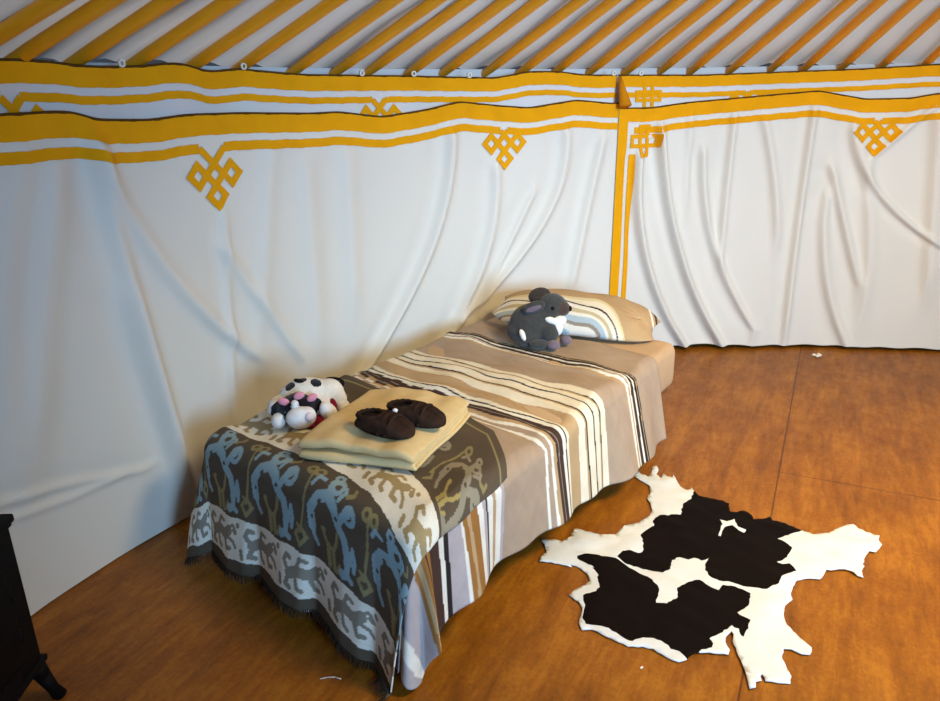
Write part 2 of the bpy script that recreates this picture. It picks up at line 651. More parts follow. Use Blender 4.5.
# corner knot of the short curtain
kq = knot_quads(.042, .018, diag=False)
uk = on_wall(648, 96, 3.28)
quads_on('corner_knot', 'up', uk[0], uk[1], kq, M['gold'], cur)

# vertical border of the right-hand curtain
def vertical_border(a0, a1, z1, name, z0=0.03):
    rows = 80
    AZ, T = np.meshgrid(np.linspace(a0, a1, 5), np.linspace(0, 1, rows), indexing='ij')
    Z = (zt_right(AZ) - z1) * (1 - T) + z0 * T
    P = curtain_pt(AZ, Z, 0.0042, 'right').reshape(-1, 3)
    return new_mesh_obj(name, P, grid_faces(5, rows), M['gold'], crt)


deg = lambda m: math.degrees(m / 3.25)
vertical_border(SEAM + 0.20, SEAM + .20 - deg(.055), .066, 'edge_band')
vertical_border(SEAM + .20 - deg(.080), SEAM + .20 - deg(.112), .235, 'edge_stripe')
quads_on('corner_knot', 'right', mK[0], mK[1], knot_quads(.050, .021, diag=False), M['gold'], crt)

# dark rolled flap at the seam above the long curtains
bm = bmesh.new()
pa = curtain_pt(np.array([SEAM + .1]), np.array([1.585]), 0.035, 'up')[0]
pb = curtain_pt(np.array([SEAM + .05]), np.array([1.44]), 0.05, 'right')[0]
mid = (pa + pb) / 2
bm_tube(bm, pa, mid, .008, .020, 10)
bm_tube(bm, mid, pb, .020, .034, 10)
bmesh.ops.remove_doubles(bm, verts=bm.verts, dist=.001)
o = bm_obj('gathered_corner', bm, M['gold_dark'], crt)
o['label'] = 'bunched ochre corner pulled up at the seam'

# white hanging loops
for px, py in [(121, 60), (245, 69), (361, 76), (414, 75), (469, 75), (614, 77), (641, 75)]:
    az, z = on_wall(px, py, 3.28)
    p = curtain_pt(np.array([az]), np.array([zt_up(np.array([az]))[0] + .008]), 0.006, 'up')[0]
    bm = bmesh.new()
    a = math.radians(az)
    # a small flat cloth ring standing on the edge
    segs = 14
    ring = []
    for i in range(segs):
        t = i * 2 * PI / segs
        ring.append((math.cos(t), math.sin(t)))
    tang = np.array([-math.sin(a), math.cos(a), 0]); inw = -np.array([math.cos(a), math.sin(a), 0])
    for i in range(segs):
        for (k, w_) in ((0.014, -.005), (0.014, .005), (.008, .005), (.008, -.005)):
            bm.verts.new(p + tang * k * ring[i][0] * .9 + np.array([0, 0, 1]) * (k * ring[i][1] * .9 + .006) + inw * (w_ + .006))
    bm.verts.ensure_lookup_table()
    for i in range(segs):
        j = (i + 1) % segs
        for q in range(4):
            r = (q + 1) % 4
            bm.faces.new([bm.verts[i * 4 + q], bm.verts[j * 4 + q], bm.verts[j * 4 + r], bm.verts[i * 4 + r]])
    o = bm_obj('hanging_loop', bm, M['loop'], cul if az > SEAM else cur)
    o['label'] = 'white cloth loop'

# ------------------------------------------------------------------ roof poles
ORD = ['first', 'second', 'third', 'fourth', 'fifth', 'sixth', 'seventh', 'eighth', 'ninth', 'tenth', 'eleventh', 'twelfth', 'thirteenth', 'fourteenth', 'fifteenth', 'sixteenth', 'seventeenth', 'eighteenth', 'nineteenth', 'twentieth', 'twenty-first', 'twenty-second', 'twenty-third', 'twenty-fourth', 'twenty-fifth', 'twenty-sixth', 'twenty-seventh', 'twenty-eighth', 'twenty-ninth', 'thirtieth']
pole_px = [-15, 29, 91, 147, 202, 253, 306, 348, 382, 420, 455, 497, 529, 565, 599, 634, 670, 699, 738, 779, 810, 848, 887, 928]
pole_az = [165.6] + [on_wall(x, 70, 3.3)[0] for x in pole_px]


def pole_bm():
    """pole along +X from its foot, thickness 52 mm, foot and tip tapered, slightly bowed"""
    bm = bmesh.new()
    secs = [(-.10, .016), (-.03, .019), (.10, .0215), (.6, .0225), (1.3, .0225), (2.0, .022), (2.5, .019), (2.78, .016)]
    rings = []
    for x, r in secs:
        x_ = x
        bow = 0.010 * math.sin(max(0, x) / 2.78 * PI)
        rings.append([bm.verts.new((x_, r * math.cos(t), bow + r * math.sin(t))) for t in np.linspace(0, 2 * PI, 15)[:-1]])
    for a, b in zip(rings[:-1], rings[1:]):
        for i in range(14):
            j = (i + 1) % 14
            bm.faces.new((a[i], b[i], b[j], a[j]))
    bm.faces.new(rings[0])
    bm.faces.new(rings[-1][::-1])
    bmesh.ops.recalc_face_normals(bm, faces=bm.faces)
    return bm


proto = None
for i, az in enumerate(pole_az):
    a = math.radians(az)
    if proto is None:
        proto = o = bm_obj('roof_pole', pole_bm(), M['pole'])
    else:
        o = proto.copy()
        C.objects.link(o)
    R0 = 3.37
    o.location = (CEN[0] + R0 * math.cos(a), CEN[1] + R0 * math.sin(a), ZPOLE + .037 + 0.005 * math.sin(i * 2.3))
    tilt = math.atan(SLOPE)
    o.rotation_euler = (0, -tilt, a + PI + math.radians(0.35) * math.sin(i * 1.7))
    tag(o, 'round golden-orange roof pole, %s in the row counted from the left' % ORD[i], 'roof pole', 'golden roof poles under the tent canvas')

# ------------------------------------------------------------------ bed frame coordinates
La = math.radians(54.5); Wa = math.radians(-39.5)
LV = np.array([math.cos(La), math.sin(La)]); WV = np.array([math.cos(Wa), math.sin(Wa)])
P0 = np.array([-.13, 1.66])
BW, V0, V1, ZT = .95, -.03, 1.83, .445


def bed_xy(u, v):
    u = np.asarray(u, float); v = np.asarray(v, float)
    return P0 + u[..., None] * WV + v[..., None] * LV


M['mattress'] = cloth_mat('tan_fitted_sheet', (190, 160, 126), 0.08, 6, 0.2)
M['bedbase'] = cloth_mat('dark_bed_base', (52, 44, 42), 0.15, 10)
M['black_wood'] = cloth_mat('dark_leg_wood', (38, 32, 30), 0.15, 10)
bed = empty('single_bed', (*bed_xy(-.475, .9), 0))
tag(bed, 'low single bed with tan fitted sheet and dark base against the curtain', 'bed')
bl = np.array(bed.location)


def slab(name, u0_, u1_, v0_, v1_, z0, z1, mat, bev=.03):
    bm = bmesh.new()
    vs = []
    for z in (z0, z1):
        for (u, v) in ((u0_, v0_), (u1_, v0_), (u1_, v1_), (u0_, v1_)):
            q = bed_xy(u, v)
            vs.append(bm.verts.new((q[0] - bl[0], q[1] - bl[1], z)))
    for f in ((3, 2, 1, 0), (4, 5, 6, 7), (0, 1, 5, 4), (1, 2, 6, 5), (2, 3, 7, 6), (3, 0, 4, 7)):
        bm.faces.new([vs[i] for i in f])
    bmesh.ops.bevel(bm, geom=list(bm.edges), offset=bev, segments=4, affect='EDGES', profile=.5)
    return bm_obj(name, bm, mat, bed)


slab('mattress', -BW, 0, V0, V1, .235, ZT, M['mattress'], .04)
slab('base', -BW + .02, -.03, V0 + .06, V1 - .10, .10, .233, M['bedbase'], .012)
for (u, v) in ((-.06, .05), (-.89, .05), (-.06, V1 - .1), (-.89, V1 - .1)):
    q = bed_xy(u, v)
    bm = bmesh.new()
    bm_tube(bm, (q[0] - bl[0], q[1] - bl[1], 0), (q[0] - bl[0], q[1] - bl[1], .10), .024, .032, 14)
    bm_obj('leg', bm, M['black_wood'], bed)


# ------------------------------------------------------------------ draped cloth
def puff(u, v):
    """height of the bed's top surface above the mattress: soft and uneven"""
    u = np.asarray(u, float); v = np.asarray(v, float)
    return (0.006 * np.sin(7 * v + 3 * u) * np.sin(6 * u + 1.2) + 0.005 * np.sin(13 * v - 4 * u)
            + 0.004 * np.sin(31 * v + 9 * u) * np.sin(4 * u + 2) + .006)


def drape(u, v, lift, r=.045, kx=.07, ky=.16, kl=.12, rip_fn=None, zmin=.006, rmax=None):
    """cloth coordinates on the bed -> world. u>0 hangs on the room side, v<V0 at the foot, u<-BW at the wall."""
    u = np.asarray(u, float); v = np.asarray(v, float)
    ins = r - .012                     # the roll starts a little inside the mattress edge
    r = r + lift
    a = np.maximum(u + ins, 0); aL = np.maximum(-(BW - ins) - u, 0); b = np.maximum(V0 + ins - v, 0)
    sx = a - aL
    rho = np.hypot(sx, b) + 1e-9
    dx, dy = sx / rho, -b / rho
    if rmax:
        rho = np.where(rho > rmax - .09, rmax - .09 + .09 * np.tanh((rho - rmax + .09) / .09), rho)
    q = r * PI / 2
    ang = np.minimum(rho, q) / r
    rem = np.maximum(rho - q, 0)
    k = np.sqrt((np.where(dx < 0, kl, kx) * dx) ** 2 + (ky * dy) ** 2)
    out = r * np.sin(ang) + k * rem
    dn = r * (1 - np.cos(ang)) + np.sqrt(1 - k * k) * rem
    if rip_fn is not None:
        g = np.clip(rem / .35, 0, 1.3)
        out = out + rip_fn(u, v, np.arctan2(b, np.abs(sx) + 1e-9)) * g
    z = ZT + lift + puff(np.clip(u, -BW, 0), np.maximum(v, V0)) * np.clip(1 - rho / .06, 0.0, 1) - dn
    under = np.maximum(zmin - z, 0)
    z = np.maximum(z, zmin + 0.15 * lift)
    out = out + under * .55
    uu = np.clip(u, -(BW - ins), -ins) + out * dx
    vv = np.maximum(v, V0 + ins) + out * dy
    p = bed_xy(uu, vv)
    return np.concatenate([p, z[..., None]], -1)


def foot_rip(u):
    g = np.interp(u, FRX, FRY)
    return g


_x = [-1.30, -1.12, -1.02, -.97, -.93, -.78, -.70, -.66, -.50, -.42, -.385, -.24, -.17, -.13, -.04, .02, .1]
_y = [.05, .045, .03, .005, -.005, .035, .03, -.008, .04, .035, -.006, .030, .025, .0, .03, .045, .045]
FRX = np.linspace(-1.3, .1, 400)
FRY = np.interp(FRX, _x, np.array(_y) * 1.1)
_k = np.hanning(13); _k /= _k.sum()
FRY = np.convolve(np.pad(FRY, 6, mode='edge'), _k, 'valid')


def add_color(o, cols):
    me = o.data
    at = me.color_attributes.new('Col', 'FLOAT_COLOR', 'POINT')
    buf = np.ones((len(me.vertices), 4), np.float32)
    buf[:, :3] = cols
    at.data.foreach_set('color', buf.ravel())


def fbm2(x, y, seed=0.0):
    return (np.sin(x * 1.0 + 1.3 * np.sin(y * .9 + seed)) + .6 * np.sin(2.1 * y + 1.7 * np.sin(1.3 * x + seed * 2)) + .4 * np.sin(3.7 * x + 2.9 * y + seed)) / 2


# bedspread ---------------------------------------------------------
TAU = lin((172, 150, 128)); CRM = lin((234, 224, 200)); DBR = lin((66, 46, 40)); BLK = lin((34, 28, 32))
GLD = lin((158, 108, 52)); LAV = lin((182, 172, 172)); TAN = lin((186, 156, 116)); WHT = lin((236, 232, 220)); GRY = lin((150, 138, 124))
STR = [(-9, LAV), (-.36, WHT), (-.30, LAV), (-.12, GLD), (-.09, TAN), (-.06, GLD), (-.03, DBR), (-.02, GLD), (.0, DBR), (.045, WHT), (.065, BLK), (.085, LAV), (.145, WHT), (.155, GLD), (.175, TAN), (.19, GLD), (.225, WHT), (.25, LAV), (.265, BLK), (.273, WHT), (.30, TAN), (.315, WHT), (.345, LAV), (.36, TAU),
       (.575, WHT), (.588, TAU), (.608, WHT), (.622, TAN), (.640, DBR), (.655, GRY), (.66, DBR), (.685, WHT), (.705, BLK), (.712, CRM), (.728, TAN), (.80, CRM), (.845, TAN), (.855, BLK), (.863, CRM), (.905, BLK), (.913, CRM), (.945, TAN), (.952, BLK), (.957, CRM), (.99, TAU),
       (1.15, TAN), (1.165, WHT), (1.18, TAU), (1.19, CRM), (1.20, DBR), (1.222, WHT), (1.233, BLK), (1.25, TAN), (1.255, BLK), (1.262, TAU)]
sp = np.array([s for s, c in STR]); sc = np.array([c for s, c in STR])


def spread_mesh():
    us = np.concatenate([np.arange(-1.10, -.95, .02), np.arange(-.95, -.03, .011), np.arange(-.03, .352, .007)])
    vs = np.concatenate([np.arange(-.43, -.08, .010), np.arange(-.08, 1.56, .0042)])
    U, Vv = np.meshgrid(us, vs, indexing='ij')
    hang = np.interp(Vv, [-.43, 0, .25, .6, 1.1, 1.3, 1.46, 1.56], [.33, .315, .285, .30, .345, .345, .345, .345])
    fr = np.maximum(U, 0) / .345
    U2 = np.where(U > 0, fr * hang, U)
    Vf = np.where(Vv < V0, V0 + (Vv - V0) * 1.0, Vv)

    def rip(u, v, th):
        side = (0.020 * np.sin(11 * v + .6) + .012 * np.sin(27 * v + 2) + .018 * np.exp(-((v - .18) / .05) ** 2) - .02 * np.exp(-((v - .05) / .06) ** 2) + np.interp(v, [.2, .7, 1.1, 1.5], [-.012, .0, .035, .06]))
        corner = np.where(u > 0, .03 * np.sin(th * 6 + .5) + .015, foot_rip(u) - .012)
        w = np.clip(th / .25, 0, 1)
        return side * (1 - w) + corner * w
    P = drape(U2, Vf, .006, rip_fn=rip, kx=.07, ky=.07, rmax=.475)
    # gathers on top: little ridges across the bed
    top = np.clip(1 - np.maximum(U, 0) / .05, 0, 1)
    gath = .0045 * np.sin(Vv * 62 + 3 * np.sin(U * 5)) * np.exp(-((Vv - .75) / .3) ** 2) + .003 * np.sin(U * 21 + Vv * 9)
    P[..., 2] += gath * top
    # head end of the spread is rumpled and turned down
    P[..., 2] += .012 * np.exp(-((Vv - 1.27 - .05 * np.sin(U * 4)) / .028) ** 2) * top
    f = grid_faces(len(us), len(vs))
    o = new_mesh_obj('bedspread', P.reshape(-1, 3), f, attr_cloth('striped_bedspread_weave', mul=.25))
    # colours by position along the bed, with a wandering line as the cloth is gathered
    wob = .006 * np.sin(U * 13 + Vv * 7) + .004 * np.sin(U * 31 + Vv * 3) * (U < .02)
    zig = .010 * np.sign(np.sin(U * 62)) * np.exp(-((Vv - .665) / .05) ** 2) * (U < -.42)
    x = Vv - np.interp(Vv, [.4, .65, .9, 1.2], [0, .03, .04, .075]) + (wob + zig) * np.clip(1 - np.maximum(U, 0) / .25, .25, 1)
    idx = np.clip(np.searchsorted(sp, x.ravel(), 'right') - 1, 0, len(sp) - 1)
    col = sc[idx].copy()
    nz = 1 + .06 * fbm2(U.ravel() * 40, Vv.ravel() * 55)
    add_color(o, np.clip(col * nz[:, None], 0, 1))
    m = o.modifiers.new('thick', 'SOLIDIFY'); m.thickness = .004; m.offset = -1
    return o


o = spread_mesh()
tag(o, 'taupe woven bedspread with cream, brown and black stripes spread over the bed', 'bedspread')

# jacquard throw ------------------------------------------------------
DK = lin((90, 78, 64)); CR2 = lin((240, 234, 218)); BLU = lin((148, 174, 182)); OLV = lin((146, 134, 92)); GR2 = lin((146, 138, 122)); TN2 = lin((168, 148, 106))


def seg_d(x, y, pts):
    d = np.full(x.shape, 9.0)
    for (x0, y0), (x1, y1) in zip(pts[:-1], pts[1:]):
        dx, dy = x1 - x0, y1 - y0
        t = np.clip(((x - x0) * dx + (y - y0) * dy) / (dx * dx + dy * dy + 1e-12), 0, 1)
        d = np.minimum(d, np.hypot(x - x0 - t * dx, y - y0 - t * dy))
    return d


def ringd(x, y, cx, cy, r):
    return np.abs(np.hypot(x - cx, y - cy) - r)


def blue_beast(x, y):
    """arched beast, cell about 0.27 wide and 0.28 tall, y up, origin at the centre"""
    m = np.zeros(x.shape, bool)
    S = lambda pts, w: seg_d(x, y, pts) < w
    m |= S([(-.088, -.055), (-.096, .0), (-.075, .038), (-.035, .055), (.0, .035), (.02, .0)], .0155)
    m |= S([(.02, .0), (.05, -.025), (.068, -.07), (.066, -.115), (.05, -.125)], .0145)
    m |= S([(-.088, -.055), (-.078, -.085), (-.064, -.1)], .008)
    m |= S([(.066, -.115), (.088, -.125)], .009)
    m |= S([(-.035, .055), (-.045, .095), (-.022, .108)], .011)
    m |= ringd(x, y, -.018, .088, .019) < .0075
    m |= S([(.02, .0), (.04, .04), (.06, .055)], .011)
    m |= ringd(x, y, .062, .05, .020) < .0078
    m |= S([(.085, -.03), (.098, -.065), (.095, -.09)], .0072)
    m |= S([(.085, -.03), (.080, -.05), (.085, -.075)], .0055)
    m |= S([(-.112, .06), (-.1, .085), (-.075, .085)], .006)
    m |= ringd(x, y, -.045, .12, .012) < .006
    m |= S([(.005, .06), (.02, .09), (.008, .1)], .006)
    # holes
    h = (np.hypot(x + .062, y - .03) < .008) | (np.hypot(x - .012, y - .012) < .007) | (seg_d(x, y, [(.055, -.105), (.052, -.09)]) < .0042) | (np.hypot(x + .09, y + .025) < .006)
    return m & ~h


def olive_deer(x, y):
    m = seg_d(x, y, [(-.04, -.05), (-.018, -.082), (.008, -.085), (.018, -.06), (.022, -.01)]) < .0062
    m |= seg_d(x, y, [(-.016, -.082), (-.006, -.135)]) < .0095
    m |= seg_d(x, y, [(.006, -.085), (.018, -.138)]) < .008
    m |= seg_d(x, y, [(.03, -.135), (.038, -.11)]) < .006
    m |= np.hypot(x + .04, y + .043) < .010
    return m


def olive_staff(x, y):
    m = seg_d(x, y, [(-.13, .085), (-.127, .0), (-.133, -.09)]) < .0048
    m |= ringd(x, y, -.147, .095, .014) < .006
    m |= ringd(x, y, -.114, .098, .014) < .006
    m |= (np.abs(x + .132) + np.abs(y + .1) * .8 < .030) & ~(np.abs(x + .132) + np.abs(y + .1) * .8 < .014)
    m |= seg_d(x, y, [(-.15, -.07), (-.132, -.08)]) < .005
    m |= seg_d(x, y, [(.03, .085), (.05, .1), (.042, .118)]) < .006
    return m


def small_beast(x, y):
    """prancing beast for the pale bands, cell 0.2 x 0.14"""
    m = seg_d(x, y, [(-.05, -.01), (-.015, .008), (.025, .0), (.045, .02)]) < .0165
    m |= seg_d(x, y, [(-.05, -.01), (-.075, .02), (-.065, .04), (-.05, .035)]) < .0075
    m |= seg_d(x, y, [(.045, .02), (.065, .035), (.078, .022)]) < .010
    m |= seg_d(x, y, [(-.05, -.012), (-.062, -.045), (-.045, -.05)]) < .008
    m |= seg_d(x, y, [(-.025, -.005), (-.015, -.042), (.0, -.048)]) < .007
    m |= seg_d(x, y, [(.02, -.005), (.035, -.04), (.055, -.035)]) < .0075
    m |= seg_d(x, y, [(.04, .0), (.07, -.01), (.082, -.025)]) < .006
    m |= seg_d(x, y, [(-.02, .015), (-.01, .045), (.012, .04)]) < .0065
    m |= seg_d(x, y, [(-.09, -.03), (-.085, -.05)]) < .008
    m |= np.hypot(x - .09, y - .045) < .009
    return m & ~(np.hypot(x - .062, y - .03) < .004)


def throw_mesh():
    nu, ns = 330, 330
    L_TOT = 1.03                       # hem at s=0
    p = np.linspace(0, 1, nu); s = np.linspace(0, L_TOT, ns)
    Pp, S = np.meshgrid(p, s, indexing='ij')
    umin = -1.15
    umax = np.interp(S, [0, .2, .45, .6, .85, 1.1], [-.005, .02, .05, .06, .045, .02])
    U = umin + (umax - umin) * Pp
    hang = np.interp(U, [-1.15, -1.0, -.85, -.5, -.3, -.12, .02], [.375, .405, .395, .38, .392, .44, .478])
    # far edge is not straight: the room-side corner is turned in
    far = np.interp(U, [-1.15, -.4, -.15, 0.05], [1.03, 1.03, 1.01, .87])
    V_ = V0 - hang + S / L_TOT * far

    def rip(u, v, th):
        return foot_rip(u)
    Pt = drape(U, V_, .0125, rip_fn=rip, kx=.12, ky=.095, kl=.24, zmin=.012)
    top = np.clip((V_ - V0) / .06, 0, 1)
    # turned-up far corner is a bit raised, and the top is softly rumpled
    Pt[..., 2] += top * (.003 * np.sin(U * 25 + V_ * 8) + .004 * np.sin(V_ * 34 + U * 6)) + .004 * top
    f = grid_faces(nu, ns)
    o = new_mesh_obj('throw_blanket', Pt.reshape(-1, 3), f, attr_cloth('woven_jacquard', mul=.2, fine=420))
    u = U.ravel(); q = S.ravel()
    col = np.tile(np.array(DK), (u.size, 1))
    e = .0035 * np.sin(u * 50)
    setc = lambda mask, c: col.__setitem__(mask, c)
    c1 = (q > .040 + e) & (q < .180 + e)
    c2 = (q > .470 + e) & (q < .640 + e)
    setc(c1 | c2, CR2)
    setc(((q > .05) & (q < .054)) | ((q > .168) & (q < .172)), lin((238, 230, 206)))
    # small beasts in the pale bands
    for lo, hi, per, cc in ((.040, .180, .205, GR2), (.470, .640, .225, TN2)):
        xm = np.mod(u + 5 + .03, per) - per / 2
        ym = q - (lo + hi) / 2
        b = small_beast(xm * (.2 / per) * 1.0, ym * .95) & (q > lo + .01) & (q < hi - .01)
        setc(b, cc)
    # large blue beasts
    per = .268
    xm = np.mod(u - .105 + 5 * per, per) - per / 2
    ym = q - .330
    band = (q > .185) & (q < .465)
    setc(band & olive_staff(xm, ym), OLV)
    setc(band & olive_staff(xm - per, ym), OLV)
    setc(band & olive_deer(xm, ym), OLV)
    setc(band & blue_beast(xm, ym), BLU)
    band = (q > .655) & (q < .96)
    ym = q - .785
    setc(band & olive_staff(xm, ym), OLV)
    setc(band & olive_deer(xm, ym), lin((172, 156, 96)))
    setc(band & blue_beast(xm, ym), lin((150, 142, 122)))
    setc((q > .985) & (q < .995), OLV)
    nz = 1 + .10 * np.sin(u * 1500) * np.sin(q * 1300) + .06 * fbm2(u * 30, q * 30)
    add_color(o, np.clip(col * nz[:, None], 0, 1))
    m = o.modifiers.new('thick', 'SOLIDIFY'); m.thickness = .004; m.offset = -1
    tag(o, 'dark brown jacquard throw with blue beasts and pale bands, draped over the bed foot', 'throw')
    # fringe along the hem
    row = Pt[:, 0, :]; row2 = Pt[:, 2, :]
    V, Fc = [], []
    for i in range(0, nu - 1, 1):
        a = row[i]; b = row[i] * .45 + row[i + 1] * .55
        d = (row[i] - row2[i]); d = d / (np.linalg.norm(d) + 1e-9)
        ln = random.uniform(.018, .034)
        e_ = a + d * ln + np.array([random.uniform(-.006, .006), random.uniform(-.006, .006), 0])
        e2 = e_ + (b - a) * .6
        for w in (e_, e2): w[2] = max(w[2], .004)
        k = len(V)
        V += [a, b, e2, e_]
        Fc.append((k, k + 1, k + 2, k + 3))
    fr = new_mesh_obj('fringe', V, Fc, cloth_mat('dark_fringe', (62, 52, 42), .2, 60), o, smooth=False)
    fr['label'] = 'dark knotted fringe along the hem'
    m = fr.modifiers.new('thick', 'SOLIDIFY'); m.thickness = .002


throw_mesh()

# ------------------------------------------------------------------ pillow
def pillow():
    Lx, Ly, Tz = .385, .205, .082
    nu, nv = 210, 130
    V = []; cols = []
    cx = .01
    for side in (1, -1):
        X, Y = np.meshgrid(np.linspace(-1, 1, nu), np.linspace(-1, 1, nv), indexing='ij')
        # cushions pull in along the edges, with pointed corners
        px_ = X * Lx * (1 - .055 * (1 - Y ** 2) * np.abs(X) ** 3)
        py_ = Y * Ly * (1 - .10 * (1 - X ** 2) * np.abs(Y) ** 3) * (1 - .55 * np.abs(X) ** 5)
        prof = (np.clip(1 - np.abs(X) ** 2.6, 0, 1) ** .62) * (np.clip(1 - np.abs(Y) ** 2.2, 0, 1) ** .6)
        wr = .010 * np.sin(X * 7 + 4 * Y) * np.sin(Y * 4 + X * 2) * prof + .006 * np.sin(np.arctan2(Y, X - .9) * 9) * np.exp(-((X - .95) / .25) ** 2) * prof
        pz_ = side * (Tz * prof + wr) * (1 if side > 0 else .62)
        pz_ = pz_ - .042 * np.clip(X, 0, 1) ** 3 + .02 * np.clip(-X, 0, 1)
        V.append(np.stack([px_, py_, pz_], -1).reshape(-1, 3))
    f = grid_faces(nu, nv)
    Vall = np.concatenate(V)
    Fa = np.concatenate([f, (f + nu * nv)[:, ::-1]])
    o = new_mesh_obj('pillow', Vall, Fa, attr_cloth('striped_pillowcase', mul=.2))
    x, y, z = Vall.T
    g = -(y / Ly) + 0 * x                      # +1 at the front edge, -1 at the back
    side_dist = np.where(z >= 0, 1 - g, 1 - g)
    # stripes run lengthwise and bend down at the room-side end
    t = side_dist * .5 + 1.25 * np.clip((x - .09) / .3, 0, 2) ** 2
    t = t + .012 * np.sin(x * 26) + .015 * np.sin(x * 9)
    pst = [(-9, BLK), (.01, lin((150, 186, 206))), (.06, WHT), (.10, GRY), (.13, lin((176, 196, 206))), (.19, WHT), (.23, lin((196, 184, 150))), (.29, WHT), (.37, BLK), (.40, CRM), (.50, lin((222, 206, 160))), (.55, TAN), (1.55, WHT), (1.62, TAN), (1.70, DBR), (1.78, TAN), (1.9, DBR), (2.0, TAN)]
    s_ = np.array([a for a, b in pst]); c_ = np.array([b for a, b in pst])
    col = c_[np.clip(np.searchsorted(s_, t, 'right') - 1, 0, len(s_) - 1)]
    add_color(o, col)
    bmm = bmesh.new(); bmm.from_mesh(o.data)
    bmesh.ops.remove_doubles(bmm, verts=bmm.verts, dist=.0006)
    bmm.to_mesh(o.data); bmm.free()
    o.location = (.500, 3.375, ZT + .070)
    o.rotation_euler = (math.radians(10), 0, math.radians(-23))
    tag(o, 'plump striped pillow in cream, black and tan at the head of the bed', 'pillow')


pillow()

# ------------------------------------------------------------------ folded towel
def towel():
    w, d = .375, .45
    t = .0125
    pts = []
    # serpentine centre line in (depth, height): four layers with two rolls at the front
    zs = [.008, .024, .044, .061]
    yf, yb = -d / 2, d / 2
    def arc(y, z0, z1, sgn, n=8):
        r = (z1 - z0) / 2
        return [(y + sgn * r * math.sin(th), (z0 + z1) / 2 - r * math.cos(th)) for th in np.linspace(0, PI, n)]
    line = [(y, zs[0]) for y in np.linspace(yb, yf + .012, 24)]
    line += arc(yf + .012, zs[0], zs[1], -1)
    line += [(y, zs[1]) for y in np.linspace(yf + .03, yb - .02, 22)]
    line += arc(yb - .02, zs[1], zs[2], 1)
    line += [(y, zs[2]) for y in np.linspace(yb - .04, yf + .016, 22)]
    line += arc(yf + .012, zs[2], zs[3], -1)
    line += [(y, zs[3]) for y in np.linspace(yf + .03, yb + .005, 26)]
    line = np.array(line)
    nx = 40
    X, I = np.meshgrid(np.linspace(-1, 1, nx), np.arange(len(line)), indexing='ij')
    Yl, Zl = line[I, 0], line[I, 1]
    lay = Zl / .061
    wx = w / 2 * (1 + .02 * np.sin(lay * 9) + .015 * np.sin(Yl * 14 + lay * 3))
    px_ = X * wx + .012 * np.sin(Yl * 7)
    # the room-side end spreads a little longer, front corners soften
    py_ = Yl + .012 * np.sin(X * 2.2 + lay * 2) - .018 * np.abs(X) ** 6 * np.sign(Yl) * .6
    pz_ = Zl * (1 - .22 * np.abs(X) ** 8) + .004 * np.sin(X * 5 + Yl * 11) * lay + .003 * np.sin(X * 11) * lay
    P = np.stack([px_, py_, pz_], -1).reshape(-1, 3)
    k = NT('terry_cotton')
    c = lin((230, 202, 148))
    k.base(k.mix(k.noise(30, 4), tuple(v * .86 for v in c), tuple(min(1, v * 1.08) for v in c)))
    k.rough(.95, .1)
    k.bump(k.noise(520, 2, .7), .7, .004)
    o = new_mesh_obj('folded_towel', P, grid_faces(nx, len(line)), k.m)
    m = o.modifiers.new('thick', 'SOLIDIFY'); m.thickness = t; m.offset = 0
    m = o.modifiers.new('sm', 'SUBSURF'); m.levels = 1; m.render_levels = 1
    o.location = (-.262, 2.175, ZT + .029)
    o.rotation_euler = (0, 0, math.radians(-19))
    tag(o, 'thick folded beige towel lying on the foot of the bed', 'towel')


towel()

# ------------------------------------------------------------------ slippers
M['knit'] = cloth_mat('dark_brown_knit', (60, 41, 30), .25, 34, .8, 240, dark=(14, 8, 7))
M['knit_in'] = cloth_mat('slipper_lining', (26, 18, 15), .2, 40)
M['sole'] = cloth_mat('slipper_sole', (40, 28, 20), .2, 30)
k = NT('pearly_bead'); k.base(lin((235, 235, 240))); k.rough(.15, .8); M['bead'] = k.m


def slipper_upper(L=.208, W=.104, H=.050):
    nl, nr = 70, 36
    V = []
    for i in range(nl):
        t = i / (nl - 1)
        x = -L / 2 + L * t                               # heel at -x, toe at +x
        e = max(0.0, 1 - abs(2 * t - 1) ** 3.2)
        half = W / 2 * max(.12, e ** .5) * (.88 + .20 * t)
        h = H * max(.25, e ** .42) * (.92 + .22 * math.sin(PI * min(1, t * 1.15)))
        for j in range(nr):
            a = PI * 2 * j / nr
            ca, sa = math.cos(a), math.sin(a)
            yy = half * math.copysign(abs(ca) ** .85, ca)
            zz = h * (.5 + .5 * math.copysign(abs(sa) ** .8, sa))
            rib = 1 + .075 * math.sin(yy * 2 * PI / .026 + 9 * x) * max(0, sa)
            mouth = math.exp(-(((x + .048) / .036) ** 2 + (yy / .028) ** 2) ** 2) * max(0, sa)
            zz = zz * rib - .022 * mouth
            V.append((x, yy * (1 + .02 * math.sin(x * 160)), max(zz, .004)))
    f = []
    for i in range(nl - 1):
        for j in range(nr):
            f.append((i * nr + j, (i + 1) * nr + j, (i + 1) * nr + (j + 1) % nr, i * nr + (j + 1) % nr))
    f.append(tuple(range(nr)))
    f.append(tuple((nl - 1) * nr + j for j in reversed(range(nr))))
    return V, f


